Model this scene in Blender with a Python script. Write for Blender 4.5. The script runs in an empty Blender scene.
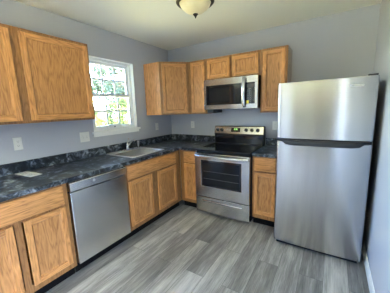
import bpy, bmesh, math, random
from mathutils import Vector, Matrix
random.seed(7)
C = bpy.context.scene.collection
scene = bpy.context.scene
PI = math.pi

# ------------------------------------------------------------------ camera
CX, CY, CZ, YAW, PITCH, ROLL, F = 2.4621, -3.0971, 1.4432, 0.5673, -0.1704, -0.0331, 216.83
cam_d = bpy.data.cameras.new('camera'); cam = bpy.data.objects.new('camera', cam_d); C.objects.link(cam)
_fw = Vector((-math.sin(YAW)*math.cos(PITCH), math.cos(YAW)*math.cos(PITCH), math.sin(PITCH)))
_r = Vector((math.cos(YAW), math.sin(YAW), 0)); _u = _r.cross(_fw)
_r2 = _r*math.cos(ROLL) + _u*math.sin(ROLL); _u2 = -_r*math.sin(ROLL) + _u*math.cos(ROLL)
cam.matrix_world = Matrix(((_r2.x, _u2.x, -_fw.x, CX), (_r2.y, _u2.y, -_fw.y, CY), (_r2.z, _u2.z, -_fw.z, CZ), (0, 0, 0, 1)))
cam_d.sensor_width = 36; cam_d.sensor_fit = 'HORIZONTAL'; cam_d.lens = F/390*36; cam_d.clip_start = 0.02
scene.camera = cam

# ------------------------------------------------------------------ world, sun, exposure
world = bpy.data.worlds.new('sky'); scene.world = world; world.use_nodes = True
wn = world.node_tree; wn.nodes.clear()
sky = wn.nodes.new('ShaderNodeTexSky'); sky.sky_type = 'NISHITA'; sky.sun_disc = False
sky.sun_elevation = math.radians(48); sky.sun_rotation = math.radians(120); sky.air_density = 1.0; sky.dust_density = 0.7; sky.ozone_density = 4.0
bg = wn.nodes.new('ShaderNodeBackground'); bg.inputs['Strength'].default_value = 2.5
wo = wn.nodes.new('ShaderNodeOutputWorld'); wn.links.new(sky.outputs[0], bg.inputs[0]); wn.links.new(bg.outputs[0], wo.inputs[0])
sun_d = bpy.data.lights.new('sun', 'SUN'); sun = bpy.data.objects.new('sun', sun_d); C.objects.link(sun)
sun_d.energy = 80.0; sun_d.angle = math.radians(1.0); sun_d.color = (1.0, 0.95, 0.86)
sun.rotation_euler = Vector((-0.02, -0.27, -0.96)).to_track_quat('-Z', 'Y').to_euler(); sun.location = (1, 10, 14)
scene.view_settings.view_transform = 'Standard'; scene.view_settings.look = 'None'
scene.view_settings.gamma = 1.0; scene.view_settings.use_curve_mapping = False
scene.view_settings.exposure = 1.6


def portal(name, loc, rot, sx, sy):
    d = bpy.data.lights.new(name, 'AREA'); d.shape = 'RECTANGLE'; d.size = sx; d.size_y = sy
    o = bpy.data.objects.new(name, d); C.objects.link(o); o.location = loc; o.rotation_euler = rot
    d.cycles.is_portal = True
    return o


GZ = -0.9
H, W, YB = 2.448, 2.802, -5.6            # ceiling height, right wall, rear wall
WY0, WY1, WZ0, WZ1 = -1.52, -0.815, 1.206, 2.105   # kitchen window opening
DX0, DX1, DZ1 = 1.05, 2.65, 2.05         # glass door opening in the rear wall
portal('portal_window', (-0.16, (WY0+WY1)/2, (WZ0+WZ1)/2), (0, -PI/2, 0), WZ1-WZ0, WY1-WY0)
portal('portal_door', ((DX0+DX1)/2, YB-0.16, DZ1/2), (PI/2, 0, PI), DX1-DX0, DZ1)
RY0, RY1, RZ0, RZ1 = -4.9, -3.7, 0.75, 2.1   # opening added in the right wall, behind the camera, for light on the cabinets
portal('portal_side_opening', (W+0.16, (RY0+RY1)/2, (RZ0+RZ1)/2), (0, PI/2, 0), RZ1-RZ0, RY1-RY0)
LY0, LY1 = -5.3, -3.5                # opening added in the left wall, behind the camera, to brighten the right wall
portal('portal_left_opening', (-0.16, (LY0+LY1)/2, (RZ0+RZ1)/2), (0, -PI/2, 0), RZ1-RZ0, LY1-LY0)
# rotations: an area light shines along its local -Z, so these face into the room


# ------------------------------------------------------------------ materials
def new_mat(name):
    m = bpy.data.materials.new(name); m.use_nodes = True
    n = m.node_tree; b = n.nodes['Principled BSDF']
    return m, n, b


def N(n, t, **kw):
    x = n.nodes.new(t)
    for k, v in kw.items():
        setattr(x, k, v)
    return x


def plain(name, col, rough=0.5, metal=0.0, bump=0.0, bscale=200, spec=0.5, var=0.0):
    m, n, b = new_mat(name)
    b.inputs['Base Color'].default_value = (*col, 1); b.inputs['Roughness'].default_value = rough
    b.inputs['Metallic'].default_value = metal; b.inputs['Specular IOR Level'].default_value = spec
    tc = N(n, 'ShaderNodeTexCoord')
    if bump or var:
        no = N(n, 'ShaderNodeTexNoise'); no.inputs['Scale'].default_value = bscale; no.inputs['Detail'].default_value = 3
        n.links.new(tc.outputs['Object'], no.inputs['Vector'])
        if bump:
            bp = N(n, 'ShaderNodeBump'); bp.inputs['Strength'].default_value = bump; bp.inputs['Distance'].default_value = 0.002
            n.links.new(no.outputs['Fac'], bp.inputs['Height']); n.links.new(bp.outputs[0], b.inputs['Normal'])
        if var:
            r = N(n, 'ShaderNodeValToRGB')
            r.color_ramp.elements[0].position = 0.3; r.color_ramp.elements[1].position = 0.7
            r.color_ramp.elements[0].color = (*[c*(1-var) for c in col], 1); r.color_ramp.elements[1].color = (*[min(1, c*(1+var)) for c in col], 1)
            n.links.new(no.outputs['Fac'], r.inputs[0]); n.links.new(r.outputs[0], b.inputs['Base Color'])
    return m


def oak(name, axis, tone=1.0, rough=0.34, coat=0.0):
    """oak with the grain running along local axis 'z' or 'x'"""
    m, n, b = new_mat(name); L = n.links.new
    tc = N(n, 'ShaderNodeTexCoord'); oi = N(n, 'ShaderNodeObjectInfo')
    ad = N(n, 'ShaderNodeVectorMath', operation='ADD'); cm = N(n, 'ShaderNodeCombineXYZ')
    mu = N(n, 'ShaderNodeMath', operation='MULTIPLY'); mu.inputs[1].default_value = 37.0
    L(oi.outputs['Random'], mu.inputs[0]); L(mu.outputs[0], cm.inputs[0]); L(mu.outputs[0], cm.inputs[1]); L(mu.outputs[0], cm.inputs[2])
    L(tc.outputs['Object'], ad.inputs[0]); L(cm.outputs[0], ad.inputs[1])
    lo, hi = (0.55, 4.5), (3.0, 90)
    def stretched(al, ac):
        mp = N(n, 'ShaderNodeMapping')
        mp.inputs['Scale'].default_value = (ac, ac, al) if axis == 'z' else (al, ac, ac)
        L(ad.outputs[0], mp.inputs['Vector']); return mp
    # cathedral rings: contour lines of a stretched soft noise
    n1 = N(n, 'ShaderNodeTexNoise'); n1.inputs['Scale'].default_value = 1.0; n1.inputs['Detail'].default_value = 3.0; n1.inputs['Roughness'].default_value = 0.55
    L(stretched(1.3, 9.0).outputs[0], n1.inputs['Vector'])
    k = N(n, 'ShaderNodeMath', operation='MULTIPLY'); k.inputs[1].default_value = 26.0; L(n1.outputs['Fac'], k.inputs[0])
    fr = N(n, 'ShaderNodeMath', operation='PINGPONG'); fr.inputs[1].default_value = 1.0; L(k.outputs[0], fr.inputs[0])
    # pores
    n2 = N(n, 'ShaderNodeTexNoise'); n2.inputs['Scale'].default_value = 1.0; n2.inputs['Detail'].default_value = 4.0; n2.inputs['Roughness'].default_value = 0.65
    L(stretched(9.0, 120.0).outputs[0], n2.inputs['Vector'])
    mx = N(n, 'ShaderNodeMath', operation='MULTIPLY_ADD'); mx.inputs[1].default_value = 0.30
    sc = N(n, 'ShaderNodeMath', operation='MULTIPLY'); sc.inputs[1].default_value = 0.75; L(n2.outputs['Fac'], sc.inputs[0])
    L(fr.outputs[0], mx.inputs[0]); L(sc.outputs[0], mx.inputs[2])
    ra = N(n, 'ShaderNodeValToRGB'); cr = ra.color_ramp
    cr.elements[0].position = 0.22; cr.elements[0].color = (0.27*tone, 0.108*tone, 0.034*tone, 1)
    cr.elements[1].position = 0.74; cr.elements[1].color = (0.65*tone, 0.315*tone, 0.115*tone, 1)
    e = cr.elements.new(0.46); e.color = (0.51*tone, 0.232*tone, 0.078*tone, 1)
    L(mx.outputs[0], ra.inputs[0]); L(ra.outputs[0], b.inputs['Base Color'])
    b.inputs['Roughness'].default_value = rough; b.inputs['Specular IOR Level'].default_value = 0.45
    b.inputs['Coat Weight'].default_value = coat; b.inputs['Coat Roughness'].default_value = 0.12
    bp = N(n, 'ShaderNodeBump'); bp.inputs['Strength'].default_value = 0.12; bp.inputs['Distance'].default_value = 0.001
    L(mx.outputs[0], bp.inputs['Height']); L(bp.outputs[0], b.inputs['Normal'])
    return m


def floor_mat():
    m, n, b = new_mat('grey_vinyl_planks'); L = n.links.new
    tc = N(n, 'ShaderNodeTexCoord'); sp = N(n, 'ShaderNodeSeparateXYZ'); L(tc.outputs['Object'], sp.inputs[0])
    cb = N(n, 'ShaderNodeCombineXYZ'); L(sp.outputs['Y'], cb.inputs[0]); L(sp.outputs['X'], cb.inputs[1])
    br = N(n, 'ShaderNodeTexBrick'); br.offset = 0.37; br.offset_frequency = 2; br.squash = 1.0
    br.inputs['Scale'].default_value = 1.0; br.inputs['Brick Width'].default_value = 1.22; br.inputs['Row Height'].default_value = 0.177
    br.inputs['Mortar Size'].default_value = 0.0011; br.inputs['Mortar Smooth'].default_value = 0.2; br.inputs['Bias'].default_value = 0.0
    br.inputs['Color1'].default_value = (0, 0, 0, 1); br.inputs['Color2'].default_value = (1, 1, 1, 1); br.inputs['Mortar'].default_value = (0.5, 0.5, 0.5, 1)
    L(cb.outputs[0], br.inputs['Vector'])
    off = N(n, 'ShaderNodeMath', operation='MULTIPLY'); off.inputs[1].default_value = 23.0; L(br.outputs['Color'], off.inputs[0])
    c2 = N(n, 'ShaderNodeCombineXYZ'); L(off.outputs[0], c2.inputs[0]); L(off.outputs[0], c2.inputs[1]); L(off.outputs[0], c2.inputs[2])
    ad = N(n, 'ShaderNodeVectorMath', operation='ADD'); L(tc.outputs['Object'], ad.inputs[0]); L(c2.outputs[0], ad.inputs[1])
    def noise(sx, sy, det, ro):
        mp = N(n, 'ShaderNodeMapping'); mp.inputs['Scale'].default_value = (sx, sy, 1); L(ad.outputs[0], mp.inputs['Vector'])
        no = N(n, 'ShaderNodeTexNoise'); no.inputs['Scale'].default_value = 1; no.inputs['Detail'].default_value = det; no.inputs['Roughness'].default_value = ro
        L(mp.outputs[0], no.inputs['Vector']); return no
    a = noise(13, 1.5, 5, 0.65); g = noise(120, 5.0, 4, 0.7)
    def mul(x, k):
        q = N(n, 'ShaderNodeMath', operation='MULTIPLY'); q.inputs[1].default_value = k; L(x, q.inputs[0]); return q.outputs[0]
    def add(x, y):
        q = N(n, 'ShaderNodeMath', operation='ADD'); L(x, q.inputs[0]); L(y, q.inputs[1]); return q.outputs[0]
    v = add(add(mul(br.outputs['Color'], 0.24), mul(a.outputs['Fac'], 0.72)), mul(g.outputs['Fac'], 0.42))
    ra = N(n, 'ShaderNodeValToRGB'); cr = ra.color_ramp
    cr.elements[0].position = 0.42; cr.elements[0].color = (0.075, 0.072, 0.071, 1)
    cr.elements[1].position = 0.95; cr.elements[1].color = (0.60, 0.575, 0.545, 1)
    e = cr.elements.new(0.66); e.color = (0.24, 0.230, 0.218, 1)
    L(v, ra.inputs[0])
    mr = N(n, 'ShaderNodeMixRGB'); mr.inputs['Color2'].default_value = (0.05, 0.05, 0.05, 1)
    L(br.outputs['Fac'], mr.inputs['Fac']); L(ra.outputs[0], mr.inputs['Color1']); L(mr.outputs[0], b.inputs['Base Color'])
    b.inputs['Roughness'].default_value = 0.42; b.inputs['Specular IOR Level'].default_value = 0.4
    bp = N(n, 'ShaderNodeBump'); bp.inputs['Strength'].default_value = 0.15; bp.inputs['Distance'].default_value = 0.001
    L(g.outputs['Fac'], bp.inputs['Height']); L(bp.outputs[0], b.inputs['Normal'])
    return m


def laminate():
    m, n, b = new_mat('slate_laminate'); L = n.links.new
    tc = N(n, 'ShaderNodeTexCoord')
    n0 = N(n, 'ShaderNodeTexNoise'); n0.inputs['Scale'].default_value = 6.0; n0.inputs['Detail'].default_value = 3; L(tc.outputs['Object'], n0.inputs['Vector'])
    mxv = N(n, 'ShaderNodeMixRGB'); mxv.inputs['Fac'].default_value = 0.22; L(tc.outputs['Object'], mxv.inputs['Color1']); L(n0.outputs['Color'], mxv.inputs['Color2'])
    n1 = N(n, 'ShaderNodeTexNoise'); n1.inputs['Scale'].default_value = 15.0; n1.inputs['Detail'].default_value = 7; n1.inputs['Roughness'].default_value = 0.68
    L(mxv.outputs[0], n1.inputs['Vector'])
    ra = N(n, 'ShaderNodeValToRGB'); cr = ra.color_ramp
    cr.elements[0].position = 0.38; cr.elements[0].color = (0.005, 0.006, 0.008, 1)
    cr.elements[1].position = 0.70; cr.elements[1].color = (0.55, 0.60, 0.66, 1)
    e = cr.elements.new(0.50); e.color = (0.022, 0.028, 0.036, 1)
    e = cr.elements.new(0.585); e.color = (0.15, 0.18, 0.22, 1)
    L(n1.outputs['Fac'], ra.inputs[0]); L(ra.outputs[0], b.inputs['Base Color'])
    b.inputs['Roughness'].default_value = 0.36; b.inputs['Specular IOR Level'].default_value = 0.5
    bp = N(n, 'ShaderNodeBump'); bp.inputs['Strength'].default_value = 0.1; bp.inputs['Distance'].default_value = 0.001
    L(n1.outputs['Fac'], bp.inputs['Height']); L(bp.outputs[0], b.inputs['Normal'])
    return m


def steel(name, col=(0.56, 0.56, 0.57), rough=0.3, axis='x', aniso=0.75, arot=0.0, vary=0.03):
    """brushed steel, the brush marks running along local axis"""
    m, n, b = new_mat(name); L = n.links.new
    b.inputs['Base Color'].default_value = (*col, 1); b.inputs['Metallic'].default_value = 1.0; b.inputs['Roughness'].default_value = rough
    tc = N(n, 'ShaderNodeTexCoord'); mp = N(n, 'ShaderNodeMapping')
    mp.inputs['Scale'].default_value = {'x': (3, 300, 500), 'z': (500, 300, 3), 'y': (400, 3, 400)}[axis]
    L(tc.outputs['Object'], mp.inputs['Vector'])
    no = N(n, 'ShaderNodeTexNoise'); no.inputs['Scale'].default_value = 1; no.inputs['Detail'].default_value = 2; L(mp.outputs[0], no.inputs['Vector'])
    mr = N(n, 'ShaderNodeMapRange'); mr.inputs['To Min'].default_value = rough-vary; mr.inputs['To Max'].default_value = rough+vary
    L(no.outputs['Fac'], mr.inputs['Value']); L(mr.outputs[0], b.inputs['Roughness'])
    if aniso:
        tg = N(n, 'ShaderNodeTangent', direction_type='RADIAL', axis='Z')
        b.inputs['Anisotropic'].default_value = aniso; b.inputs['Anisotropic Rotation'].default_value = arot
        L(tg.outputs[0], b.inputs['Tangent'])
    return m


def glass_mat(name='window_glass', tint=(0.95, 0.97, 0.97)):
    m = bpy.data.materials.new(name); m.use_nodes = True; n = m.node_tree; n.nodes.clear(); L = n.links.new
    t = N(n, 'ShaderNodeBsdfTransparent'); t.inputs[0].default_value = (*tint, 1)
    g = N(n, 'ShaderNodeBsdfGlossy'); g.inputs['Roughness'].default_value = 0.02
    fr = N(n, 'ShaderNodeFresnel'); fr.inputs['IOR'].default_value = 1.45
    mx = N(n, 'ShaderNodeMixShader'); o = N(n, 'ShaderNodeOutputMaterial')
    L(fr.outputs[0], mx.inputs[0]); L(t.outputs[0], mx.inputs[1]); L(g.outputs[0], mx.inputs[2]); L(mx.outputs[0], o.inputs[0])
    return m


def emit(name, col, strength, base=(0, 0, 0)):
    m, n, b = new_mat(name)
    b.inputs['Base Color'].default_value = (*base, 1); b.inputs['Emission Color'].default_value = (*col, 1); b.inputs['Emission Strength'].default_value = strength
    return m


def leaf_mat(name, col):
    m = bpy.data.materials.new(name); m.use_nodes = True; n = m.node_tree; n.nodes.clear(); L = n.links.new
    tc = N(n, 'ShaderNodeTexCoord'); no = N(n, 'ShaderNodeTexNoise'); no.inputs['Scale'].default_value = 2.5; no.inputs['Detail'].default_value = 3
    L(tc.outputs['Object'], no.inputs['Vector'])
    ra = N(n, 'ShaderNodeValToRGB'); ra.color_ramp.elements[0].position = 0.3; ra.color_ramp.elements[1].position = 0.7
    ra.color_ramp.elements[0].color = (*[c*0.7 for c in col], 1); ra.color_ramp.elements[1].color = (*[c*1.25 for c in col], 1)
    L(no.outputs['Fac'], ra.inputs[0])
    d = N(n, 'ShaderNodeBsdfDiffuse'); t = N(n, 'ShaderNodeBsdfTranslucent'); mx = N(n, 'ShaderNodeMixShader'); mx.inputs[0].default_value = 0.45
    o = N(n, 'ShaderNodeOutputMaterial')
    L(ra.outputs[0], d.inputs[0]); L(ra.outputs[0], t.inputs[0]); L(d.outputs[0], mx.inputs[1]); L(t.outputs[0], mx.inputs[2]); L(mx.outputs[0], o.inputs[0])
    return m


M = dict(
    wall=plain('wall_paint', (0.49, 0.50, 0.55), 0.75, bump=0.12, bscale=260),
    ceiling=plain('ceiling_paint', (0.84, 0.825, 0.735), 0.85, bump=0.15, bscale=180),
    white=plain('white_trim_paint', (0.93, 0.93, 0.91), 0.35, bump=0.03, bscale=60),
    vinyl=plain('white_vinyl', (0.93, 0.93, 0.91), 0.35, bump=0.02, bscale=60),
    floor=floor_mat(), oak=oak('oak_upright_grain', 'z', 1.1), oakh=oak('oak_level_grain', 'x', 1.08), panel=oak('oak_panel_gloss_contrast', 'z', 0.92), frame=oak('oak_frame_shaded', 'z', 0.58),  # stiles and rails lightened, panel darkened: edge gloss put into the oak tones
    side=oak('oak_side_glare', 'z', 1.25, 0.2, 1.0),  # sides lightened: window glare put into the tone
    counter=laminate(),
    steel=steel('brushed_steel', (0.48, 0.475, 0.47), 0.24, axis='x', arot=0.25), dwsteel=steel('dishwasher_steel', (0.80, 0.80, 0.81), 0.22, axis='x', arot=0.25), steel_plain=steel('satin_steel', (0.6, 0.6, 0.6), 0.24, 'x', 0), sinkrim=steel('sink_rim_steel', (0.82, 0.82, 0.82), 0.33, 'y', 0), sink=steel('sink_steel', (0.42, 0.41, 0.39), 0.34, 'y', 0),
    chrome=plain('chrome', (0.75, 0.75, 0.77), 0.12, 1.0, bump=0.01, bscale=30),
    black=plain('black_plastic', (0.012, 0.012, 0.013), 0.4, bump=0.03, bscale=400),
    blackglass=plain('black_glass', (0.008, 0.008, 0.010), 0.07, bump=0.005, bscale=4),
    ovenglass=plain('smoked_oven_glass', (0.010, 0.011, 0.013), 0.08, bump=0.005, bscale=4, spec=0.3),
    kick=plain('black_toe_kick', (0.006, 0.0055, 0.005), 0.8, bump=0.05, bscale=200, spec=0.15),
    dark=plain('dark_grey_case', (0.010, 0.010, 0.011), 0.6, bump=0.2, bscale=500, spec=0.25),
    darksteel=steel('dark_steel', (0.10, 0.10, 0.11), 0.35, 'x', 0),
    plate=plain('outlet_plastic', (0.78, 0.77, 0.73), 0.4, bump=0.01, bscale=60),
    slot=plain('slot_dark', (0.03, 0.03, 0.03), 0.6, bump=0.02, bscale=60),
    paper=plain('leaflet_paper', (0.82, 0.82, 0.79), 0.7, var=0.12, bscale=25),
    ink=plain('leaflet_print', (0.30, 0.31, 0.33), 0.7, var=0.3, bscale=60),
    yellow=plain('yellow_sticker', (0.75, 0.60, 0.06), 0.5, var=0.05, bscale=60),
    bronze=plain('bronze', (0.045, 0.036, 0.030), 0.4, 0.7, var=0.2, bscale=40),
    glass=glass_mat(), badge=plain('badge_silver', (0.62, 0.62, 0.63), 0.4, 0.3, bump=0.01, bscale=80),
    led=emit('clock_digits', (0.45, 1.0, 0.25), 1.6),
    ring=plain('burner_print', (0.06, 0.06, 0.065), 0.15, bump=0.01, bscale=50),
    bark=plain('bark', (0.16, 0.12, 0.09), 0.9, bump=0.6, bscale=30, var=0.3),
    grass=plain('lawn_grass', (0.24, 0.232, 0.11), 0.9, bump=0.6, bscale=40, var=0.35),
    siding=plain('white_siding', (0.16, 0.16, 0.16), 0.7, var=0.05, bscale=6), shingle=plain('grey_shingle', (0.42, 0.41, 0.40), 0.9, var=0.25, bscale=12),
    blocker=plain('blocker_dark', (0.013, 0.014, 0.012), 0.95, spec=0.0, var=0.1, bscale=3),  # near-black surface of the added sky blocker
    sprayer=plain('sprayer_plastic', (0.60, 0.60, 0.58), 0.35, bump=0.02, bscale=60),
)


def lamp_glass():
    m, n, b = new_mat('frosted_cream_glass')
    tc = N(n, 'ShaderNodeTexCoord'); no = N(n, 'ShaderNodeTexNoise'); no.inputs['Scale'].default_value = 9; no.inputs['Detail'].default_value = 4
    ra = N(n, 'ShaderNodeValToRGB'); ra.color_ramp.elements[0].color = (0.50, 0.42, 0.20, 1); ra.color_ramp.elements[1].color = (0.68, 0.61, 0.40, 1)
    n.links.new(tc.outputs['Object'], no.inputs['Vector']); n.links.new(no.outputs['Fac'], ra.inputs[0]); n.links.new(ra.outputs[0], b.inputs['Base Color'])
    n.links.new(ra.outputs[0], b.inputs['Emission Color']); b.inputs['Emission Strength'].default_value = 0.12
    b.inputs['Roughness'].default_value = 0.3
    return m


M['bowl'] = lamp_glass()


# ------------------------------------------------------------------ mesh helpers
class MB:
    """collects shapes and links them as one mesh object"""
    def __init__(s):
        s.bm = bmesh.new(); s.mats = []; s.mi = 0
    def mat(s, m):
        if m not in s.mats: s.mats.append(m)
        s.mi = s.mats.index(m); return s
    def face(s, vs):
        try: f = s.bm.faces.new(vs)
        except ValueError: return
        f.material_index = s.mi; return f
    def box(s, x0, x1, y0, y1, z0, z1):
        v = [s.bm.verts.new((x, y, z)) for z in (z0, z1) for y in (y0, y1) for x in (x0, x1)]
        for q in ((0, 2, 3, 1), (4, 5, 7, 6), (0, 1, 5, 4), (2, 6, 7, 3), (0, 4, 6, 2), (1, 3, 7, 5)): s.face([v[i] for i in q])
        return s
    def prism(s, poly, z0, z1):
        """poly: counter-clockwise (x, y)"""
        a = [s.bm.verts.new((x, y, z0)) for x, y in poly]; b = [s.bm.verts.new((x, y, z1)) for x, y in poly]
        s.face(a[::-1]); s.face(b); k = len(poly)
        for i in range(k): s.face([a[i], a[(i+1) % k], b[(i+1) % k], b[i]])
        return s
    def loft(s, loops, cap0=True, cap1=True, closed=True):
        L = [[s.bm.verts.new(p) for p in lp] for lp in loops]; k = len(L[0])
        for a, b in zip(L, L[1:]):
            for i in range(k if closed else k-1): s.face([a[i], a[(i+1) % k], b[(i+1) % k], b[i]])
        if cap0: s.face(L[0][::-1])
        if cap1: s.face(L[-1])
        return s
    def lathe(s, prof, seg=32, c=(0, 0, 0), axis='z'):
        def P(r, h, t):
            a, b = r*math.cos(t), r*math.sin(t)
            if axis == 'z': return (c[0]+a, c[1]+b, c[2]+h)
            if axis == 'y': return (c[0]+a, c[1]+h, c[2]-b)
            return (c[0]+h, c[1]+a, c[2]+b)
        s.loft([[P(max(r, 1e-4), h, 2*PI*i/seg) for i in range(seg)] for r, h in prof]); return s
    def tube(s, pts, r, seg=12, flat=None):
        pts = [Vector(p) for p in pts]; rs = r if isinstance(r, (list, tuple)) else [r]*len(pts)
        loops = []; ref = None
        for i, p in enumerate(pts):
            t = (pts[min(i+1, len(pts)-1)] - pts[max(i-1, 0)]).normalized()
            if ref is None:
                ref = Vector((0, 0, 1)) if abs(t.z) < 0.9 else Vector((1, 0, 0))
            a = (ref - t*ref.dot(t)).normalized(); ref = a; b = t.cross(a)
            fa, fb = (flat or (1, 1))
            loops.append([p + a*rs[i]*fa*math.cos(2*PI*k/seg) + b*rs[i]*fb*math.sin(2*PI*k/seg) for k in range(seg)])
        s.loft(loops); return s
    def cells(s, xs, ys, mask, z0, z1):
        """solid made of grid cells; mask[j][i] true where filled"""
        nx, ny = len(xs), len(ys); g = {}
        def V(i, j, k):
            if (i, j, k) not in g: g[(i, j, k)] = s.bm.verts.new((xs[i], ys[j], (z0, z1)[k]))
            return g[(i, j, k)]
        F = lambda i, j: 0 <= i < nx-1 and 0 <= j < ny-1 and mask[j][i]
        for j in range(ny-1):
            for i in range(nx-1):
                if not F(i, j): continue
                s.face([V(i, j, 1), V(i+1, j, 1), V(i+1, j+1, 1), V(i, j+1, 1)]); s.face([V(i, j, 0), V(i, j+1, 0), V(i+1, j+1, 0), V(i+1, j, 0)])
                if not F(i-1, j): s.face([V(i, j, 0), V(i, j, 1), V(i, j+1, 1), V(i, j+1, 0)])
                if not F(i+1, j): s.face([V(i+1, j, 0), V(i+1, j+1, 0), V(i+1, j+1, 1), V(i+1, j, 1)])
                if not F(i, j-1): s.face([V(i, j, 0), V(i+1, j, 0), V(i+1, j, 1), V(i, j, 1)])
                if not F(i, j+1): s.face([V(i, j+1, 0), V(i, j+1, 1), V(i+1, j+1, 1), V(i+1, j+1, 0)])
        return s
    def build(s, name, mat=None, parent=None, bevel=0.0, seg=2, smooth=False, angle=35):
        me = bpy.data.meshes.new(name)
        bmesh.ops.recalc_face_normals(s.bm, faces=s.bm.faces[:])
        s.bm.to_mesh(me); s.bm.free()
        if mat is not None: s.mats = [mat] if not s.mats else s.mats
        for m in s.mats: me.materials.append(m)
        o = bpy.data.objects.new(name, me); C.objects.link(o)
        if parent is not None: o.parent = parent
        if bevel:
            b = o.modifiers.new('bevel', 'BEVEL'); b.width = bevel; b.segments = seg; b.limit_method = 'ANGLE'; b.angle_limit = math.radians(40)
        if smooth or bevel:
            for p in me.polygons: p.use_smooth = True
            try: me.set_sharp_from_angle(angle=math.radians(angle))
            except Exception: pass
        return o


def tag(o, label=None, cat=None, group=None, kind=None):
    if label: o['label'] = label
    if cat: o['category'] = cat
    if group: o['group'] = group
    if kind: o['kind'] = kind
    return o


def empty(name, loc, rz=0):
    o = bpy.data.objects.new(name, None); C.objects.link(o); o.location = loc; o.rotation_euler = (0, 0, rz); o.empty_display_size = 0.1
    return o


def struct(o):
    o['kind'] = 'structure'; return o


def rrect(x0, x1, y0, y1, r, z, n=5):
    pts = []
    for cx, cy, a in ((x1-r, y1-r, 0), (x0+r, y1-r, PI/2), (x0+r, y0+r, PI), (x1-r, y0+r, 3*PI/2)):
        for k in range(n+1):
            t = a + PI/2*k/n; pts.append((cx+r*math.cos(t), cy+r*math.sin(t), z))
    return pts


# ------------------------------------------------------------------ the room
struct(MB().box(-0.15, W+0.15, YB-0.15, 0.15, -0.12, 0.0).build('floor', M['floor']))
struct(MB().box(-0.15, W+0.15, YB-0.15, 0.15, H, H+0.15).build('ceiling', M['ceiling']))
struct(MB().box(-0.15, W+0.15, 0.0, 0.15, 0, H).build('wall_back', M['wall']))
b = MB()   # right wall with the added side opening behind the camera
for y0, y1, z0, z1 in ((YB, RY0, 0, H), (RY1, 0, 0, H), (RY0, RY1, 0, RZ0), (RY0, RY1, RZ1, H)): b.box(W, W+0.15, y0, y1, z0, z1)
struct(b.build('wall_right', M['wall']))
b = MB()   # left wall with the window opening and the added one
for y0, y1, z0, z1 in ((YB, LY0, 0, H), (LY0, LY1, 0, RZ0), (LY0, LY1, RZ1, H), (LY1, WY0, 0, H), (WY1, 0, 0, H), (WY0, WY1, 0, WZ0-0.02), (WY0, WY1, WZ1, H)): b.box(-0.15, 0, y0, y1, z0, z1)
struct(b.build('wall_left', M['wall']))
b = MB()   # rear wall with the glass door opening
for x0, x1, z0, z1 in ((-0.15, DX0, 0, H), (DX1, W+0.15, 0, H), (DX0, DX1, DZ1, H)): b.box(x0, x1, YB-0.15, YB, z0, z1)
struct(b.build('wall_rear', M['wall']))
b = MB()
b.loft([[(W-t, y, z) for t, z in ((0, 0.0), (0.013, 0.0), (0.013, 0.070), (0.008, 0.082), (0.005, 0.09), (0, 0.09))] for y in (YB, -0.0)])
struct(b.build('baseboard_right', M['white']))
b = MB()
b.loft([[(x, -t, z) for t, z in ((0, 0.0), (0.013, 0.0), (0.013, 0.070), (0.008, 0.082), (0.005, 0.09), (0, 0.09))] for x in (2.0, W-0.013)])
struct(b.build('baseboard_back', M['white']))
b = MB(); b.box(-3.6, 10, -9.8, -9.5, GZ, 3.6).box(9.7, 10, -12, 8, GZ, 3.8)  # unseen dark slabs added outside to block sky and darken refrigerator reflections
struct(b.build('sky_blocker', M['blocker']))
# glass door frame in the rear wall
b = MB()
for x0, x1 in ((DX0, DX0+0.06), (1.93, 2.19), (DX1-0.06, DX1)): b.box(x0, x1, YB-0.11, YB-0.04, 0, DZ1)
b.box(DX0, DX1, YB-0.11, YB-0.04, DZ1-0.06, DZ1); b.box(DX0, DX1, YB-0.11, YB-0.04, 0, 0.08)
struct(b.build('door_1', M['bronze']))

# window over the sink
win = struct(empty('window_1', (-0.075, (WY0+WY1)/2, WZ0)))
hw, hz = (WY1-WY0)/2, WZ1-WZ0
def wy(b, x0, x1, y0, y1, z0, z1): return b.box(x0, x1, y0, y1, z0, z1)
b = MB(); fw = 0.034
for y0, y1, z0, z1 in ((-hw, -hw+fw, 0, hz), (hw-fw, hw, 0, hz), (-hw+fw, hw-fw, hz-fw, hz), (-hw+fw, hw-fw, 0, fw*0.8)): b.box(-0.06, 0.02, y0, y1, z0, z1)
b.build('window_frame', M['vinyl'], win, bevel=0.003)
mid = 0.455
def sash(x0, z0, z1, nm):
    b = MB(); s = 0.036; y0, y1 = -hw+fw, hw-fw
    for a, c, d, e in ((y0, y0+s, z0, z1), (y1-s, y1, z0, z1), (y0+s, y1-s, z0, z0+s), (y0+s, y1-s, z1-s, z1)): b.box(x0, x0+0.028, a, c, d, e)
    o = b.build(nm, M['vinyl'], win, bevel=0.003)
    g = MB().box(x0+0.011, x0+0.015, y0+s*0.8, y1-s*0.8, z0+s*0.8, z1-s*0.8).build('pane', M['glass'], o)
    b = MB()
    for k in (1, 2):
        yc = y0+s + (y1-y0-2*s)*k/3; b.box(x0+0.016, x0+0.022, yc-0.011, yc+0.011, z0+s, z1-s)
    zc = (z0+z1)/2; b.box(x0+0.0155, x0+0.0215, y0+s, y1-s, zc-0.011, zc+0.011)
    b.build('window_grid', M['vinyl'], o)
    return o
sash(-0.045, mid-0.02, hz-fw+0.004, 'upper_sash')
lower = sash(-0.012, fw*0.8-0.004, mid+0.018, 'lower_sash')
b = MB()
b.box(0.016, 0.030, -0.100, 0.090, 0.026, 0.066).box(0.016, 0.040, -0.100, 0.090, 0.062, 0.074)
b.build('sash_lift', M['white'], lower, bevel=0.003)
b = MB(); b.lathe([(0.004, 0.0), (0.009, 0.001), (0.009, 0.004), (0.003, 0.005)], 16, (0.0295, -0.01, 0.041), 'x'); b.build('lift_latch', M['slot'], lower)
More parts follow.
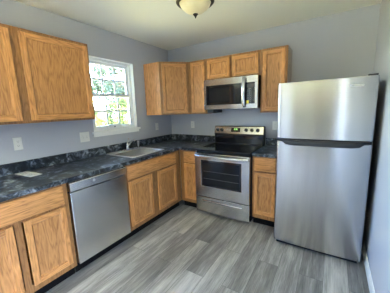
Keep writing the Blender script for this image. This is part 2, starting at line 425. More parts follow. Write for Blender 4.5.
b = MB(); b.box(0.0, 0.026, -0.03, 0.03, mid+0.018, mid+0.027).box(0.004, 0.018, -0.012, 0.028, mid+0.027, mid+0.036)
b.build('sash_lock', M['vinyl'], lower, bevel=0.002)
b = MB(); b.box(0.015, 0.105, -hw-0.025, hw+0.035, -0.024, 0.0).box(0.0755, 0.088, -hw-0.01, hw+0.02, -0.062, -0.024)
b.build('window_sill', M['white'], win, bevel=0.004)
b = MB()    # painted returns of the opening
for y0, y1, z0, z1 in ((-hw-0.001, -hw+0.004, 0, hz), (hw-0.004, hw+0.001, 0, hz), (-hw, hw, hz-0.004, hz+0.001)): b.box(0.02, 0.0755, y0, y1, z0, z1)
b.build('window_return', M['white'], win)


# ------------------------------------------------------------------ cabinets (local: x along the front, -y to the room)
def door_leaf(parent, x0, x1, z0, z1, yf, name='door', st=0.044):
    """framed leaf on the face plane y=yf, 19 mm thick, flat recessed panel as a sub-part"""
    t = 0.019; yo = yf-t
    o = empty(name, (0, 0, 0)); C.objects.unlink(o); bpy.data.objects.remove(o)
    b = MB()
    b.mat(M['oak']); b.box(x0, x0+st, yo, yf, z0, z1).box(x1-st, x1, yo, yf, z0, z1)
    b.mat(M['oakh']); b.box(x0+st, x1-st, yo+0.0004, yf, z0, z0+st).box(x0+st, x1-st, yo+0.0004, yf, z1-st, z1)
    d = b.build(name, None, parent, bevel=0.003)
    b = MB(); a0, a1, c0, c1 = x0+st, x1-st, z0+st, z1-st; s = 0.010
    def lp(i, y): return [(a0+i, y, c0+i), (a1-i, y, c0+i), (a1-i, y, c1-i), (a0+i, y, c1-i)]
    b.loft([lp(-0.004, yo+0.003), lp(0.0, yo+0.003), lp(s*0.35, yo+0.010), lp(s, yo+0.0135)], cap0=False)
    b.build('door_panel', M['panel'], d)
    return d


def drawer_front(parent, x0, x1, z0, z1, yf, name='drawer_front'):
    b = MB(); t = 0.019
    e = 0.011
    b.loft([[(x0, yf, z0), (x1, yf, z0), (x1, yf, z1), (x0, yf, z1)], [(x0, yf-t+0.007, z0), (x1, yf-t+0.007, z0), (x1, yf-t+0.007, z1), (x0, yf-t+0.007, z1)],
            [(x0+e, yf-t, z0+e), (x1-e, yf-t, z0+e), (x1-e, yf-t, z1-e), (x0+e, yf-t, z1-e)]])
    return b.build(name, M['oakh'], parent, bevel=0.0015)


def face_frame(parent, w, z0, z1, yf, uprights, levels, t=0.019):
    """uprights: (x0, x1) stiles full height; levels: (z0, z1) rails between the outer stiles"""
    b = MB()
    for a, c in uprights: b.box(a, c, yf, yf+t, z0, z1)
    xa, xb = uprights[0][1], uprights[-1][0]
    for a, c in levels: b.box(xa, xb, yf+0.0005, yf+t, a, c)
    return b.build('face_frame', M['frame'], parent, bevel=0.001)  # this oak is darkened to carry the shadow around the doors


def carcass(parent, w, z0, z1, y0, top=True):
    b = MB(); t = 0.015
    b.box(0, t, y0, -0.004, z0, z1).box(w-t, w, y0, -0.004, z0, z1).box(t, w-t, -0.010, -0.004, z0, z1).box(t, w-t, y0, -0.010, z0, z0+t)
    if top: b.box(t, w-t, y0, -0.010, z1-t, z1)
    return b.build('carcass', M['side'], parent)


def base_cabinet(loc, rz, w, doors, drawers, label, end_stiles=(0.04, 0.04), mids=(), false=False, d0=0.155, d1=0.680, depth=0.61):
    o = tag(empty('base_cabinet', loc, rz), label, 'cabinet', 'oak base cabinets')
    yf = -depth
    carcass(o, w, 0.1, 0.874, yf+0.019, top=False)
    ups = [(0, end_stiles[0])] + list(mids) + [(w-end_stiles[1], w)]
    face_frame(o, w, 0.1, 0.874, yf, ups, [(0.1, 0.165), (0.672, 0.707), (0.846, 0.874)])
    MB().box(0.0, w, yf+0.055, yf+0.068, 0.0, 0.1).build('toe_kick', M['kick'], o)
    for x0, x1 in drawers: drawer_front(o, x0, x1, 0.700, 0.858, yf, 'false_drawer_front' if false else 'drawer_front')
    for x0, x1 in doors: door_leaf(o, x0, x1, d0, d1, yf)
    return o


Q = PI/2
# left run: local x -> world +y, front towards +x
base_cabinet((0, -2.936, 0), Q, 0.722, [(0.034, 0.328), (0.392, 0.686)], [(0.034, 0.686)], 'oak base cabinet with one wide drawer over two doors left of the dishwasher', mids=((0.338, 0.382),))
base_cabinet((0, -1.602, 0), Q, 0.990, [(0.022, 0.384), (0.490, 0.872)], [(0.022, 0.876)], 'wide oak sink cabinet with two doors under the kitchen window', end_stiles=(0.04, 0.125), mids=((0.372, 0.502),), false=True)
base_cabinet((0.613, 0, 0), 0, 0.298, [(0.072, 0.262)], [(0.072, 0.262)], 'narrow oak base cabinet between the inner corner and the stove', end_stiles=(0.085, 0.045))
base_cabinet((1.684, 0, 0), 0, 0.304, [(0.026, 0.272)], [(0.026, 0.272)], 'narrow oak base cabinet between the stove and the refrigerator')

UB, UT, UD = 1.372, 2.128, 0.305


def wall_cabinet(loc, rz, w, h, doors, label, mids=(), st=0.04, dg=0.022, depth=UD):
    o = tag(empty('wall_cabinet', loc, rz), label, 'cabinet', 'oak wall cabinets')
    yf = -depth
    carcass(o, w, 0, h, yf+0.019)
    face_frame(o, w, 0, h, yf, [(0, st)] + list(mids) + [(w-st, w)], [(0, 0.042), (h-0.042, h)])
    for x0, x1 in doors: door_leaf(o, x0, x1, dg, h-dg*1.3, yf)
    return o


wall_cabinet((0, -2.927, UB), Q, 1.244, UT-UB, [(0.020, 0.591), (0.655, 1.224)], 'wide two-door oak wall cabinet left of the window', mids=((0.58, 0.664),))
wall_cabinet((0.612, 0, UB), 0, 0.301, UT-UB, [(0.045, 0.276)], 'narrow single-door oak wall cabinet left of the microwave')
wall_cabinet((0.916, 0, 1.832), 0, 0.760, UT-1.832, [(0.020, 0.358), (0.396, 0.736)], 'short two-door oak wall cabinet above the microwave', mids=((0.348, 0.406),))
wall_cabinet((1.679, 0, UB), 0, 0.304, UT-UB, [(0.024, 0.282)], 'single-door oak wall cabinet between microwave and refrigerator')
# diagonal corner wall cabinet
cc = tag(empty('corner_wall_cabinet', (0, 0, UB)), 'diagonal oak corner wall cabinet beside the window', 'cabinet', 'oak wall cabinets')
hc = UT-UB
b = MB(); poly = [(0.003, -0.003), (0.003, -0.61), (0.305, -0.61), (0.61, -0.305), (0.61, -0.003)]
b.prism(poly, 0, hc); b.build('carcass', M['side'], cc, bevel=0.001)
fo = Matrix.Translation((0.305, -0.61, 0)) @ Matrix.Rotation(PI/4, 4, 'Z'); fl = 0.4313
ff = face_frame(cc, fl, 0, hc, -0.006, [(0, 0.05), (fl-0.05, fl)], [(0, 0.042), (hc-0.042, hc)], t=0.0055); ff.matrix_local = fo
dd = door_leaf(cc, 0.036, fl-0.036, 0.022, hc-0.028, -0.0062); dd.matrix_local = fo

# ------------------------------------------------------------------ worktops
CT0, CT1 = 0.876, 0.914
SY0, SY1, SX0, SX1 = -1.435, -0.85, 0.085, 0.555     # sink cut-out
ct = tag(empty('countertop', (0, 0, 0)), 'L-shaped slate-blue marbled countertop running round the corner to the stove', 'countertop')
xs = [0.003, SX0+0.03, SX1-0.03, 0.637, 0.912]; ys = [-2.96, SY0+0.03, SY1-0.03, -0.637, -0.003]
mask = [[1, 1, 1, 0], [1, 0, 1, 0], [1, 1, 1, 0], [1, 1, 1, 1]]
MB().cells(xs, ys, mask, CT0, CT1).build('worktop', M['counter'], ct, bevel=0.006, seg=3)
b = MB()
b.cells([0.003, 0.021, 0.912], [-2.96, -0.021, -0.003], [[1, 0], [1, 1]], CT1, 1.014)
b.build('backsplash', M['counter'], ct, bevel=0.003)
c2 = tag(empty('countertop', (0, 0, 0)), 'short slate-blue marbled countertop between stove and refrigerator', 'countertop')
MB().box(1.683, 1.992, -0.637, -0.003, CT0, CT1).build('worktop', M['counter'], c2, bevel=0.006, seg=3)
MB().box(1.683, 1.992, -0.021, -0.003, CT1, 1.014).build('backsplash', M['counter'], c2, bevel=0.003)

# ------------------------------------------------------------------ sink, faucet, sprayer
sk = tag(empty('kitchen_sink', (0, 0, CT1)), 'stainless steel drop-in sink set in the countertop under the window', 'sink')
b = MB(); x0, x1, y0, y1 = SX0-0.045, SX1+0.005, SY0, SY1
b.loft([rrect(x0, x1, y0, y1, 0.05, 0.0005), rrect(x0+0.004, x1-0.004, y0+0.004, y1-0.004, 0.05, 0.008), rrect(x0+0.016, x1-0.014, y0+0.014, y1-0.014, 0.05, 0.009),
      rrect(x0+0.096, x1-0.028, y0+0.030, y1-0.030, 0.06, 0.006), rrect(x0+0.104, x1-0.036, y0+0.038, y1-0.038, 0.06, -0.004)], False, False)
b.build('rim', M['sinkrim'], sk, smooth=True, angle=50)
b = MB()
b.loft([rrect(x0+0.104, x1-0.036, y0+0.038, y1-0.038, 0.06, -0.004), rrect(x0+0.112, x1-0.044, y0+0.046, y1-0.046, 0.06, -0.145), rrect(x0+0.135, x1-0.067, y0+0.069, y1-0.069, 0.06, -0.165)], cap0=False)
b.build('basin', M['sink'], sk, smooth=True, angle=50)
b = MB(); b.lathe([(0.048, 0), (0.046, 0.003), (0.036, 0.003), (0.032, 0.0005), (0.006, 0.0008), (0.005, 0.006), (0.001, 0.007)], 24, (0.30, (SY0+SY1)/2, -0.1648)); b.build('drain', M['chrome'], sk, smooth=True)
fc = tag(empty('faucet', (0.088, -1.105, CT1+0.0098)), 'chrome single-lever faucet at the back edge of the sink', 'faucet')
b = MB(); b.loft([rrect(-0.027, 0.027, -0.105, 0.105, 0.026, 0), rrect(-0.025, 0.025, -0.103, 0.103, 0.024, 0.008), rrect(-0.02, 0.02, -0.09, 0.09, 0.02, 0.012)])
b.build('base_plate', M['chrome'], fc, smooth=True)
b = MB(); b.lathe([(0.022, 0.012), (0.020, 0.05), (0.021, 0.062), (0.018, 0.076), (0.008, 0.084)], 24); b.build('body', M['chrome'], fc, smooth=True)
b = MB(); b.tube([(0.0, 0, 0.045), (0.025, 0.004, 0.070), (0.06, 0.006, 0.098), (0.095, 0.008, 0.128), (0.118, 0.009, 0.142), (0.134, 0.010, 0.140), (0.140, 0.010, 0.120)], [0.014, 0.012, 0.011, 0.0105, 0.0105, 0.0105, 0.0105], 16)
b.build('spout', M['chrome'], fc, smooth=True, angle=60)
b = MB(); b.tube([(0.0, 0, 0.078), (0.004, 0.0, 0.098), (0.022, -0.004, 0.130), (0.045, -0.008, 0.158)], [0.012, 0.010, 0.008, 0.006], 12, (0.7, 1.2)); b.build('lever', M['chrome'], fc, smooth=True, angle=60)
sp = tag(empty('side_sprayer', (0.098, -0.915, CT1+0.0098)), 'small pale side sprayer standing right of the faucet', 'sprayer')
b = MB(); b.lathe([(0.022, 0), (0.021, 0.006), (0.014, 0.012), (0.013, 0.018)], 20); b.build('base', M['chrome'], sp, smooth=True)
b = MB(); b.lathe([(0.011, 0.014), (0.012, 0.05), (0.016, 0.072), (0.017, 0.088), (0.010, 0.098), (0.002, 0.1)], 20); b.build('spray_head', M['sprayer'], sp, smooth=True)

# ------------------------------------------------------------------ dishwasher
dw = tag(empty('dishwasher', (0, -2.208, 0), Q), 'stainless steel dishwasher under the countertop beside the sink cabinet', 'dishwasher')
w = 0.600
MB().box(0.004, w-0.004, -0.588, -0.03, 0.1, 0.868).build('tub_case', M['dark'], dw)
b = MB()
b.box(0.006, w-0.004, -0.632, -0.590, 0.108, 0.776)
door = b.build('door', M['dwsteel'], dw, bevel=0.004)
b = MB(); b.loft([[(x, y, z) for y, z in ((-0.590, 0.784), (-0.590, 0.868), (-0.628, 0.868), (-0.640, 0.858), (-0.640, 0.794), (-0.632, 0.784))] for x in (0.006, w-0.004)])
cp = b.build('control_panel', M['dwsteel'], dw, bevel=0.002)
b = MB(); b.box(0.20, 0.40, -0.6345, -0.600, 0.7765, 0.7838); b.build('handle_recess', M['black'], dw)
b = MB(); b.lathe([(0.001, 0), (0.012, -0.0002), (0.013, -0.0012), (0.001, -0.0016)], 20, (0.225, -0.6398, 0.832), 'y'); b.build('round_badge', M['badge'], cp)
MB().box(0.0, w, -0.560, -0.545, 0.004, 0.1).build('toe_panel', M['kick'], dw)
for sx in (0.03, w-0.03):
    b = MB(); b.lathe([(0.018, 0), (0.018, 0.008), (0.007, 0.01), (0.007, 0.1)], 12, (sx, -0.48, 0)); b.build('foot', M['black'], dw)

# ------------------------------------------------------------------ stove
SX, SW = 0.917, 0.760
st = tag(empty('stove', (SX, 0, 0)), 'stainless steel electric stove with black glass top against the back wall', 'stove')
MB().box(0.002, SW-0.002, -0.640, -0.03, 0.035, 0.893).build('oven_case', M['dark'], st, bevel=0.003)
for lx in (0.05, SW-0.05):
    for ly in (-0.59, -0.09):
        b = MB(); b.lathe([(0.02, 0), (0.02, 0.012), (0.012, 0.014), (0.012, 0.036)], 14, (lx, ly, 0)); b.build('foot', M['black'], st)
b = MB(); b.cells([0.003, 0.095, SW-0.105, SW-0.003], [0.272, 0.420, 0.778, 0.868], [[1, 1, 1], [1, 0, 1], [1, 1, 1]], 0, 0.045)
for v in b.bm.verts: v.co = Vector((v.co.x, -0.642-v.co.z, v.co.y))
od = b.build('oven_door', M['steel'], st, bevel=0.004)
MB().box(0.0955, SW-0.1055, -0.686, -0.660, 0.4205, 0.7775).build('window', M['ovenglass'], od)
b = MB(); b.box(0.0955, 0.118, -0.6868, -0.6862, 0.4205, 0.7775).box(SW-0.128, SW-0.1055, -0.6868, -0.6862, 0.4205, 0.7775).box(0.118, SW-0.128, -0.6868, -0.6862, 0.4205, 0.437).box(0.118, SW-0.128, -0.6868, -0.6862, 0.755, 0.7775)
b.build('window_border', M['blackglass'], od)
b = MB()
for zr in (0.53, 0.63): b.tube([(0.13, -0.6865, zr), (SW-0.14, -0.6865, zr)], 0.0022, 8)
b.build('rack_line', M['darksteel'], od)
b = MB(); n_ = 18; pts = []
for i in range(n_+1):
    u = i/n_; pts.append((0.018+(SW-0.036)*u, -0.700-0.038*math.sin(PI*u)**0.6, 0.832))
b.tube(pts, 0.0165, 14, (1.15, 0.75)); 
b.box(0.010, 0.045, -0.708, -0.686, 0.815, 0.849).box(SW-0.045, SW-0.010, -0.708, -0.686, 0.815, 0.849)
b.build('handle', M['steel_plain'], od, smooth=True, angle=50)
b = MB(); b.box(0.003, SW-0.003, -0.684, -0.642, 0.045, 0.262)
dr = b.build('storage_drawer', M['steel'], st, bevel=0.004)
b = MB(); b.loft([[(x, y, z) for y, z in ((-0.6835, 0.225), (-0.700, 0.222), (-0.702, 0.214), (-0.695, 0.206), (-0.6835, 0.210))] for x in (0.10, SW-0.09)])
b.build('drawer_pull', M['steel_plain'], dr, bevel=0.002)
MB().box(0.10, SW-0.09, -0.6846, -0.6841, 0.196, 0.206).build('pull_recess', M['black'], dr)
b = MB(); b.box(0.0, SW, -0.672, -0.075, 0.8935, 0.916)
ck = b.build('cooktop', M['blackglass'], st, bevel=0.005)
for bx, by, br_ in ((0.20, -0.50, 0.105), (0.56, -0.50, 0.085), (0.20, -0.24, 0.075), (0.56, -0.24, 0.105)):
    b = MB(); b.loft([[(bx+r*math.cos(2*PI*i/40), by+r*math.sin(2*PI*i/40), 0.9164) for i in range(40)] for r in (br_, br_-0.004)], False, False)
    b.build('burner_ring', M['ring'], ck)
bgd = MB(); bgd.loft([[(x, y, z) for y, z in ((-0.03, 0.895), (-0.03, 1.172), (-0.045, 1.180), (-0.072, 1.176), (-0.100, 1.062), (-0.088, 1.050), (-0.088, 0.895))] for x in (0.0, SW)])
bk = bgd.build('backguard', M['black'], st, bevel=0.004)
def bgp(z): return -0.072 - (1.176-z)/(1.176-1.062)*0.028
b = MB(); b.loft([[(x, bgp(z)-o_, z) for o_, z in ((0.0, 1.172), (0.004, 1.172), (0.004, 1.066), (0.0, 1.066))] for x in (0.006, SW-0.006)]); b.build('control_panel', M['steel'], bk, bevel=0.002)
b = MB(); b.box(0.02, SW-0.02, -0.0905, -0.0885, 0.925, 1.045); b.build('splash_glass', M['blackglass'], bk)
tilt = math.atan2(0.028, 0.114)
for fx in (0.075, 0.165, 0.665, 0.775, 0.885):
    b = MB(); b.lathe([(0.026, 0), (0.025, -0.006), (0.020, -0.010), (0.018, -0.026), (0.012, -0.030), (0.001, -0.0305)], 24, (0, 0, 0), 'y')
    b.box(-0.0045, 0.0045, -0.036, -0.008, -0.018, 0.018)
    k = b.build('knob', M['black'], bk, smooth=True, angle=40); zz = 1.122; k.location = (fx*SW, bgp(zz)-0.004, zz); k.rotation_euler = (-tilt, 0, 0)
b = MB(); b.box(-0.07, 0.07, -0.003, 0.0, -0.03, 0.03); dsp = b.build('display', M['blackglass'], bk, bevel=0.001); dsp.location = (0.455*SW, bgp(1.122)-0.004, 1.122); dsp.rotation_euler = (-tilt, 0, 0)
b = MB()
SEG = {'1': 'bc', '2': 'abged', '0': 'abcdef', '8': 'abcdefg', '3': 'abgcd', '5': 'afgcd', '4': 'fgbc'}
def digit(b, ch, x, z, w, h):
    t = 0.0022; g = dict(a=(x, x+w, z+h-t, z+h), g=(x, x+w, z+h/2-t/2, z+h/2+t/2), d=(x, x+w, z, z+t), b=(x+w-t, x+w, z+h/2, z+h), c=(x+w-t, x+w, z, z+h/2), f=(x, x+t, z+h/2, z+h), e=(x, x+t, z, z+h/2))
    for s_ in SEG[ch]:
        q = g[s_]; b.box(q[0], q[1], -0.0036, -0.0031, q[2], q[3])
for i, ch in enumerate('1235'): digit(b, ch, -0.026+0.0135*i+(0.004 if i > 1 else 0), 0.002, 0.009, 0.018)
b.build('clock_digits', M['led'], dsp)
b = MB()
for kx in (-0.055, -0.035, -0.015, 0.005, 0.025, 0.045): b.box(kx, kx+0.011, -0.0036, -0.003, -0.022, -0.012)
b.build('touch_buttons', M['ring'], dsp)

# ------------------------------------------------------------------ microwave
mw = tag(empty('microwave', (0.918, 0, 1.432)), 'stainless steel over-the-range microwave hung below the short cabinet', 'microwave')
mwW, mh = 0.756, 0.396
MB().box(0.0, mwW, -0.362, -0.005, 0.012, mh).build('case', M['dark'], mw, bevel=0.003)
b = MB(); b.box(0.002, mwW-0.002, -0.40, -0.364, 0.0, 0.058).box(0.002, mwW-0.002, -0.40, -0.364, 0.316, mh)
b.box(0.002, 0.036, -0.40, -0.364, 0.058, 0.316).box(mwW-0.040, mwW-0.002, -0.40, -0.364, 0.058, 0.316)
b.build('front_frame', M['steel'], mw, bevel=0.002)
MB().box(0.036, 0.588, -0.399, -0.366, 0.058, 0.316).build('door_window', M['blackglass'], mw)
MB().box(0.08, 0.385, -0.3996, -0.3992, 0.085, 0.285).build('window_mesh', M['ovenglass'], mw)
cpn = MB().box(0.592, mwW-0.040, -0.3995, -0.366, 0.058, 0.316).build('keypad_panel', M['blackglass'], mw)
b = MB()
for r_ in range(6):
    for c_ in range(3): b.box(0.622+c_*0.030, 0.644+c_*0.030, -0.4003, -0.3997, 0.085+r_*0.026, 0.101+r_*0.026)
b.build('keypad_buttons', M['ring'], cpn)
MB().box(0.618, 0.708, -0.4003, -0.3997, 0.258, 0.298).build('display', M['darksteel'], cpn)
MB().box(0.615, 0.643, -0.4009, -0.4004, 0.062, 0.098).build('sticker', M['yellow'], cpn)
b = MB(); pts = [(0.585, -0.402-0.045*math.sin(PI*min(1, max(0, i/14)))**0.5, 0.022+0.362*i/14) for i in range(15)]
b.tube(pts, 0.019, 14, (0.7, 1.2)); b.build('handle', M['chrome'], mw, smooth=True, angle=60)
for gx in (0.11, mwW-0.20): MB().box(gx, gx+0.17, -0.33, -0.10, -0.004, 0.0115).build('grease_filter', M['darksteel'], mw)
MB().box(0.001, 0.100, -0.310, -0.02, -0.052, 0.0115).build('vent_housing', M['black'], mw, bevel=0.003)

# ------------------------------------------------------------------ refrigerator
FX0, FX1 = 2.007, 2.749; fwid = FX1-FX0
fr = tag(empty('refrigerator', (FX0, 0, 0)), 'tall stainless steel top-freezer refrigerator standing against the right wall', 'refrigerator')
MB().box(0.006, fwid-0.006, -0.802, -0.06, 0.03, 1.642).build('case', M['dark'], fr, bevel=0.004)
def fdoor(z0, z1, nm):
    b = MB(); r = 0.016; y0, y1 = -0.806, -0.880
    n_ = 10; front = []
    for i in range(n_+1):
        u = i/n_; front.append((r + (fwid-2*r)*u, y1 - 0.010*math.sin(PI*u)))
    arcL = [(r - r*math.cos(t), y1 + r - r*math.sin(t)) for t in (0, PI/8, PI/4, 3*PI/8)]
    arcR = [(fwid - r + r*math.sin(t), y1 + r - r*math.cos(t)) for t in (PI/8, PI/4, 3*PI/8, PI/2)]
    poly = [(0, y0)] + arcL + front + arcR + [(fwid, y0)]
    b.prism(poly, z0, z1)
    return b.build(nm, M['fsteel'], fr, bevel=0.004, smooth=True, angle=50)
M['fsteel'] = steel('fridge_steel', (0.46, 0.455, 0.455), 0.2, 'x', 0.95, 0.25, 0.01)
fz = fdoor(1.136, 1.657, 'freezer_door'); ld = fdoor(0.052, 1.110, 'lower_door')
MB().box(0.004, fwid-0.004, -0.866, -0.803, 1.111, 1.135).build('door_gap', M['black'], fr)
b = MB(); prof = []
for x, zt, zb in ((0.018, 1.132, 1.124), (0.05, 1.130, 1.110), (0.085, 1.126, 1.084), (0.14, 1.126, 1.077), (0.37, 1.126, 1.077), (0.60, 1.126, 1.077), (0.655, 1.128, 1.084), (0.69, 1.130, 1.110), (0.722, 1.132, 1.124)):
    yy = -0.884 - 0.010*math.sin(PI*x/fwid); d_ = 0.022 if 0.08 < x < 0.66 else 0.010
    prof.append([(x, yy+0.006, zb), (x, yy-d_*0.8, zb), (x, yy-d_, (zb*2+zt)/3), (x, yy-d_*0.75, zt), (x, yy+0.006, zt)])
b.loft(prof); b.build('handle', M['black'], fr, bevel=0.002)
b = MB(); b.box(fwid-0.072, fwid-0.008, -0.862, -0.79, 1.6575, 1.672); b.build('hinge_cover', M['darksteel'], fr, bevel=0.004)
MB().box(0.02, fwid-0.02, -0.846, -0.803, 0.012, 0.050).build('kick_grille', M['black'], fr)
for lx in (0.05, fwid-0.05):
    b = MB(); b.lathe([(0.019, 0), (0.019, 0.01), (0.009, 0.012), (0.009, 0.04)], 14, (lx, -0.78, 0)); b.build('foot', M['sprayer'], fr)
    b = MB(); b.lathe([(0.02, -0.012), (0.021, -0.008), (0.021, 0.008), (0.02, 0.012)], 14, (lx, -0.12, 0.021), 'x'); b.build('roller', M['black'], fr)
MB().box(fwid-0.184, fwid-0.094, -0.8880, -0.8835, 1.581, 1.596).build('badge', M['badge'], fz, bevel=0.0015)
tcv = bpy.data.curves.new('badge_lettering', 'FONT'); tcv.body = 'FRIGIDAIRE'; tcv.size = 0.0135; tcv.extrude = 0.0004; tcv.align_x = 'CENTER'; tcv.align_y = 'CENTER'
tob = bpy.data.objects.new('badge_lettering', tcv); C.objects.link(tob); tob.parent = fz; tob.location = (fwid-0.14, -0.8884, 1.588); tob.rotation_euler = (PI/2, 0, 0); tcv.materials.append(M['darksteel'])
bpy.context.view_layer.update()
tme = bpy.data.meshes.new_from_object(tob.evaluated_get(bpy.context.evaluated_depsgraph_get())); tm_ = tob.matrix_basis.copy(); bpy.data.objects.remove(tob)
tob = bpy.data.objects.new('badge_lettering', tme); C.objects.link(tob); tob.parent = fz; tob.matrix_basis = tm_

# ------------------------------------------------------------------ outlets and switches
def wall_plate(loc, rz, gangs, kind, label, name):
    """local: plate on y=0 facing -y"""
    o = tag(empty(name, loc, rz), label, 'switch' if kind == 'switch' else 'outlet')
    w_ = 0.035 + 0.023*(gangs-1)
    b = MB(); b.loft([[(-w_, 0, -0.058), (w_, 0, -0.058), (w_, 0, 0.058), (-w_, 0, 0.058)], [(-w_, -0.003, -0.058), (w_, -0.003, -0.058), (w_, -0.003, 0.058), (-w_, -0.003, 0.058)],
                      [(-w_+0.004, -0.006, -0.054), (w_-0.004, -0.006, -0.054), (w_-0.004, -0.006, 0.054), (-w_+0.004, -0.006, 0.054)]])
    b.build('cover_plate', M['plate'], o, bevel=0.001)
    for g in range(gangs):
        gx = (g-(gangs-1)/2)*0.046
        if kind == 'switch':
            MB().box(gx-0.006, gx+0.006, -0.0068, -0.0056, -0.013, 0.013).build('switch_slot', M['sprayer'], o)
            b = MB(); b.loft([[(gx-0.004, -0.0066, -0.004), (gx+0.004, -0.0066, -0.004), (gx+0.004, -0.0066, 0.008), (gx-0.004, -0.0066, 0.008)], [(gx-0.0035, -0.017, 0.006), (gx+0.0035, -0.017, 0.006), (gx+0.0035, -0.017, 0.011), (gx-0.0035, -0.017, 0.011)]])
            b.build('toggle', M['plate'], o)
        else:
            for sz in (-0.0195, 0.0195):
                b = MB(); b.loft([[(gx+0.017*math.cos(2*PI*i/20), y_, sz+min(0.0125, max(-0.0125, 0.016*math.sin(2*PI*i/20)))) for i in range(20)] for y_ in (-0.0055, -0.0078)])
                rc = b.build('receptacle', M['plate'], o)
                b = MB(); b.box(gx-0.0075, gx-0.0055, -0.0082, -0.0076, sz-0.002, sz+0.007).box(gx+0.0055, gx+0.0075, -0.0082, -0.0076, sz-0.001, sz+0.006)
                b.lathe([(0.001, -0.0004), (0.0025, 0.0), (0.0025, 0.0006), (0.001, 0.0007)], 10, (gx, -0.0080, sz-0.007), 'y'); b.build('slots', M['slot'], rc)
    return o


wall_plate((0.0, -2.294, 1.181), Q, 1, 'outlet', 'white outlet on the left wall above the leaflet', 'wall_outlet')
wall_plate((0.0, -1.645, 1.163), Q, 2, 'switch', 'double white switch plate just left of the window', 'light_switch')
wall_plate((0.0, -0.390, 1.180), Q, 1, 'outlet', 'white outlet on the left wall between window and room corner', 'wall_outlet')
wall_plate((0.459, 0.0, 1.188), 0, 1, 'outlet', 'white outlet on the back wall left of the stove', 'wall_outlet')
wall_plate((1.800, 0.0, 1.185), 0, 1, 'outlet', 'white outlet on the back wall between stove and refrigerator', 'wall_outlet')

# ------------------------------------------------------------------ leaflet on the worktop
lf = tag(empty('leaflet', (0.175, -2.312, CT1+0.0004), math.radians(4)), 'pale folded leaflet lying on the countertop below the outlet', 'leaflet')
b = MB(); b.loft([[(x, y, z), (x, y+0.098, z+0.004*0), (x, y+0.098, z+0.0012), (x, y, z+0.0012)] for x, y, z in ((-0.135, -0.05, 0), (-0.05, -0.047, 0.001), (0.05, -0.045, 0.002), (0.125, -0.043, 0.0005))])
b.build('sheet', M['paper'], lf)
for i, (px, ln) in enumerate(((-0.10, 0.055), (-0.085, 0.07), (-0.04, 0.06), (0.03, 0.05), (0.06, 0.06))): MB().box(px, px+0.006, -0.034, -0.034+ln, 0.0034, 0.0038).build('printed_line', M['ink'], lf)

# ------------------------------------------------------------------ ceiling lamp
lp_ = tag(empty('ceiling_lamp', (1.35, -1.27, H)), 'flush ceiling lamp with cream glass bowl and bronze rim', 'lamp')
b = MB(); b.lathe([(0.001, -0.001), (0.145, -0.001), (0.150, -0.012), (0.150, -0.030), (0.168, -0.045), (0.172, -0.060), (0.160, -0.072), (0.144, -0.074), (0.141, -0.060)], 48); b.build('bronze_rim', M['bronze'], lp_, smooth=True, angle=40)
b = MB(); b.lathe([(0.142, -0.056), (0.141, -0.070), (0.131, -0.092), (0.110, -0.116), (0.078, -0.138), (0.042, -0.153), (0.012, -0.159), (0.001, -0.1595)], 48); b.build('glass_bowl', M['bowl'], lp_, smooth=True, angle=60)
b = MB(); b.lathe([(0.022, -0.157), (0.024, -0.163), (0.014, -0.168), (0.012, -0.175), (0.006, -0.182), (0.0045, -0.190), (0.001, -0.194)], 24); b.build('finial', M['bronze'], lp_, smooth=True)

# ------------------------------------------------------------------ outside the window
g_ = MB().box(-60, 60, -60, 60, GZ-0.3, GZ).build('ground', M['grass']); struct(g_)


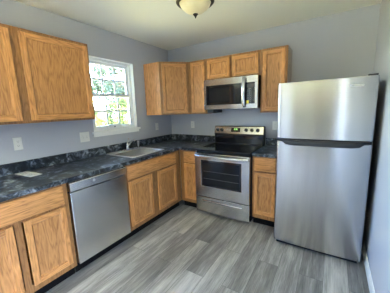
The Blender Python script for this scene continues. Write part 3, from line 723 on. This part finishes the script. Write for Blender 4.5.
def tree(name, loc, h, rad, base, nleaf, col, label, group, seed, size=0.15):
    rnd = random.Random(seed)
    o = tag(empty(name, loc), label, 'tree' if 'tree' in name else 'bush', group)
    b = MB(); b.tube([(0, 0, -0.05), (0.03, 0.02, h*0.3), (-0.04, 0.03, h*0.6), (0.02, -0.02, h*0.92)], [0.11, 0.085, 0.055, 0.02], 8)
    for k in range(7):
        a = rnd.uniform(0, 2*PI); z = h*rnd.uniform(0.3, 0.75); l = rad*rnd.uniform(0.5, 0.85)
        b.tube([(0, 0, z), (l*0.5*math.cos(a), l*0.5*math.sin(a), z+l*0.35), (l*math.cos(a), l*math.sin(a), z+l*0.55)], [0.035, 0.022, 0.008], 6)
    b.build('trunk', M['bark'], o)
    b = MB(); clumps = []
    for k in range(26):
        while True:
            x, y, z = rnd.uniform(-1, 1), rnd.uniform(-1, 1), rnd.uniform(-1, 1)
            if x*x+y*y+z*z < 1: break
        clumps.append((x*rad, y*rad, base+(h-base)*(0.5+0.5*z), rnd.uniform(0.22, 0.42)*rad))
    for i in range(nleaf):
        cx, cy, cz, cr = rnd.choice(clumps); d = Vector((rnd.gauss(0, 1), rnd.gauss(0, 1), rnd.gauss(0, 1))).normalized()*cr*rnd.random()**0.4
        p = Vector((cx, cy, cz))+d; t = Vector((rnd.gauss(0, 1), rnd.gauss(0, 1), rnd.gauss(0, 0.6))).normalized(); u = t.orthogonal().normalized()
        s_ = size*rnd.uniform(0.7, 1.3)
        vs = [b.bm.verts.new(q) for q in (p-t*s_, p+u*s_*0.45, p+t*s_, p-u*s_*0.45)]; b.face(vs)
    b.build('foliage', leaf_mat(name+'_leaf', col), o)
    return o


tree('tree', (-14.5, 10.3, GZ), 8.0, 2.1, 2.6, 6000, (0.08, 0.11, 0.085), 'tall blue-green tree seen through the middle of the upper sash', 'trees outside the window', 3)
tree('tree', (-16.8, 15.0, GZ), 8.8, 2.0, 2.6, 6000, (0.075, 0.105, 0.09), 'tall blue-green tree farther back at the right of the upper sash', 'trees outside the window', 4)
tree('bush', (-7.6, 3.5, GZ), 2.3, 0.85, 0.15, 2600, (0.085, 0.092, 0.026), 'yellow-green bush in the nearer row at the left of the lower sash', 'bushes outside the window', 6, 0.09)
tree('bush', (-7.8, 5.9, GZ), 2.6, 0.9, 0.15, 2600, (0.072, 0.092, 0.03), 'yellow-green bush in the nearer row at the right of the lower sash', 'bushes outside the window', 7, 0.09)
for (bx, by, bh, br_), bl in zip(((-10.6, 5.1, 2.4, 0.85), (-10.7, 7.5, 3.4, 0.85), (-11.0, 9.8, 3.6, 0.85)),
        ('green bush in the farther row seen at the left of the lower sash', 'green bush in the farther row seen at the middle of the window', 'green bush in the farther row seen at the right of the window')):
    tree('bush', (bx, by, GZ), bh, br_, 0.2, 2400, (0.07, 0.095, 0.04), bl, 'bushes outside the window', int(by*10), 0.1)
shd = tag(empty('shed', (-20.5, 12.6, GZ), math.radians(55)), 'small white gabled shed beyond the bushes outside the window', 'shed')
b = MB(); b.box(-1.2, 1.2, -1.0, 1.0, 0, 2.35)
b.loft([[(-1.2, y, 2.35), (1.2, y, 2.35), (0, y, 3.35)] for y in (-1.0, 1.0)]); b.build('walls', M['siding'], shd)
for s_ in (-1, 1):
    b = MB(); b.loft([[(0, y, 3.37), (0, y, 3.47), (s_*1.4, y, 2.30), (s_*1.4, y, 2.20)] for y in (-1.15, 1.15)]); b.build('roof_slope', M['shingle'], shd)
b = MB(); b.box(-0.4, 0.4, -1.03, -1.001, 0.05, 1.8); b.build('door', M['vinyl'], shd)
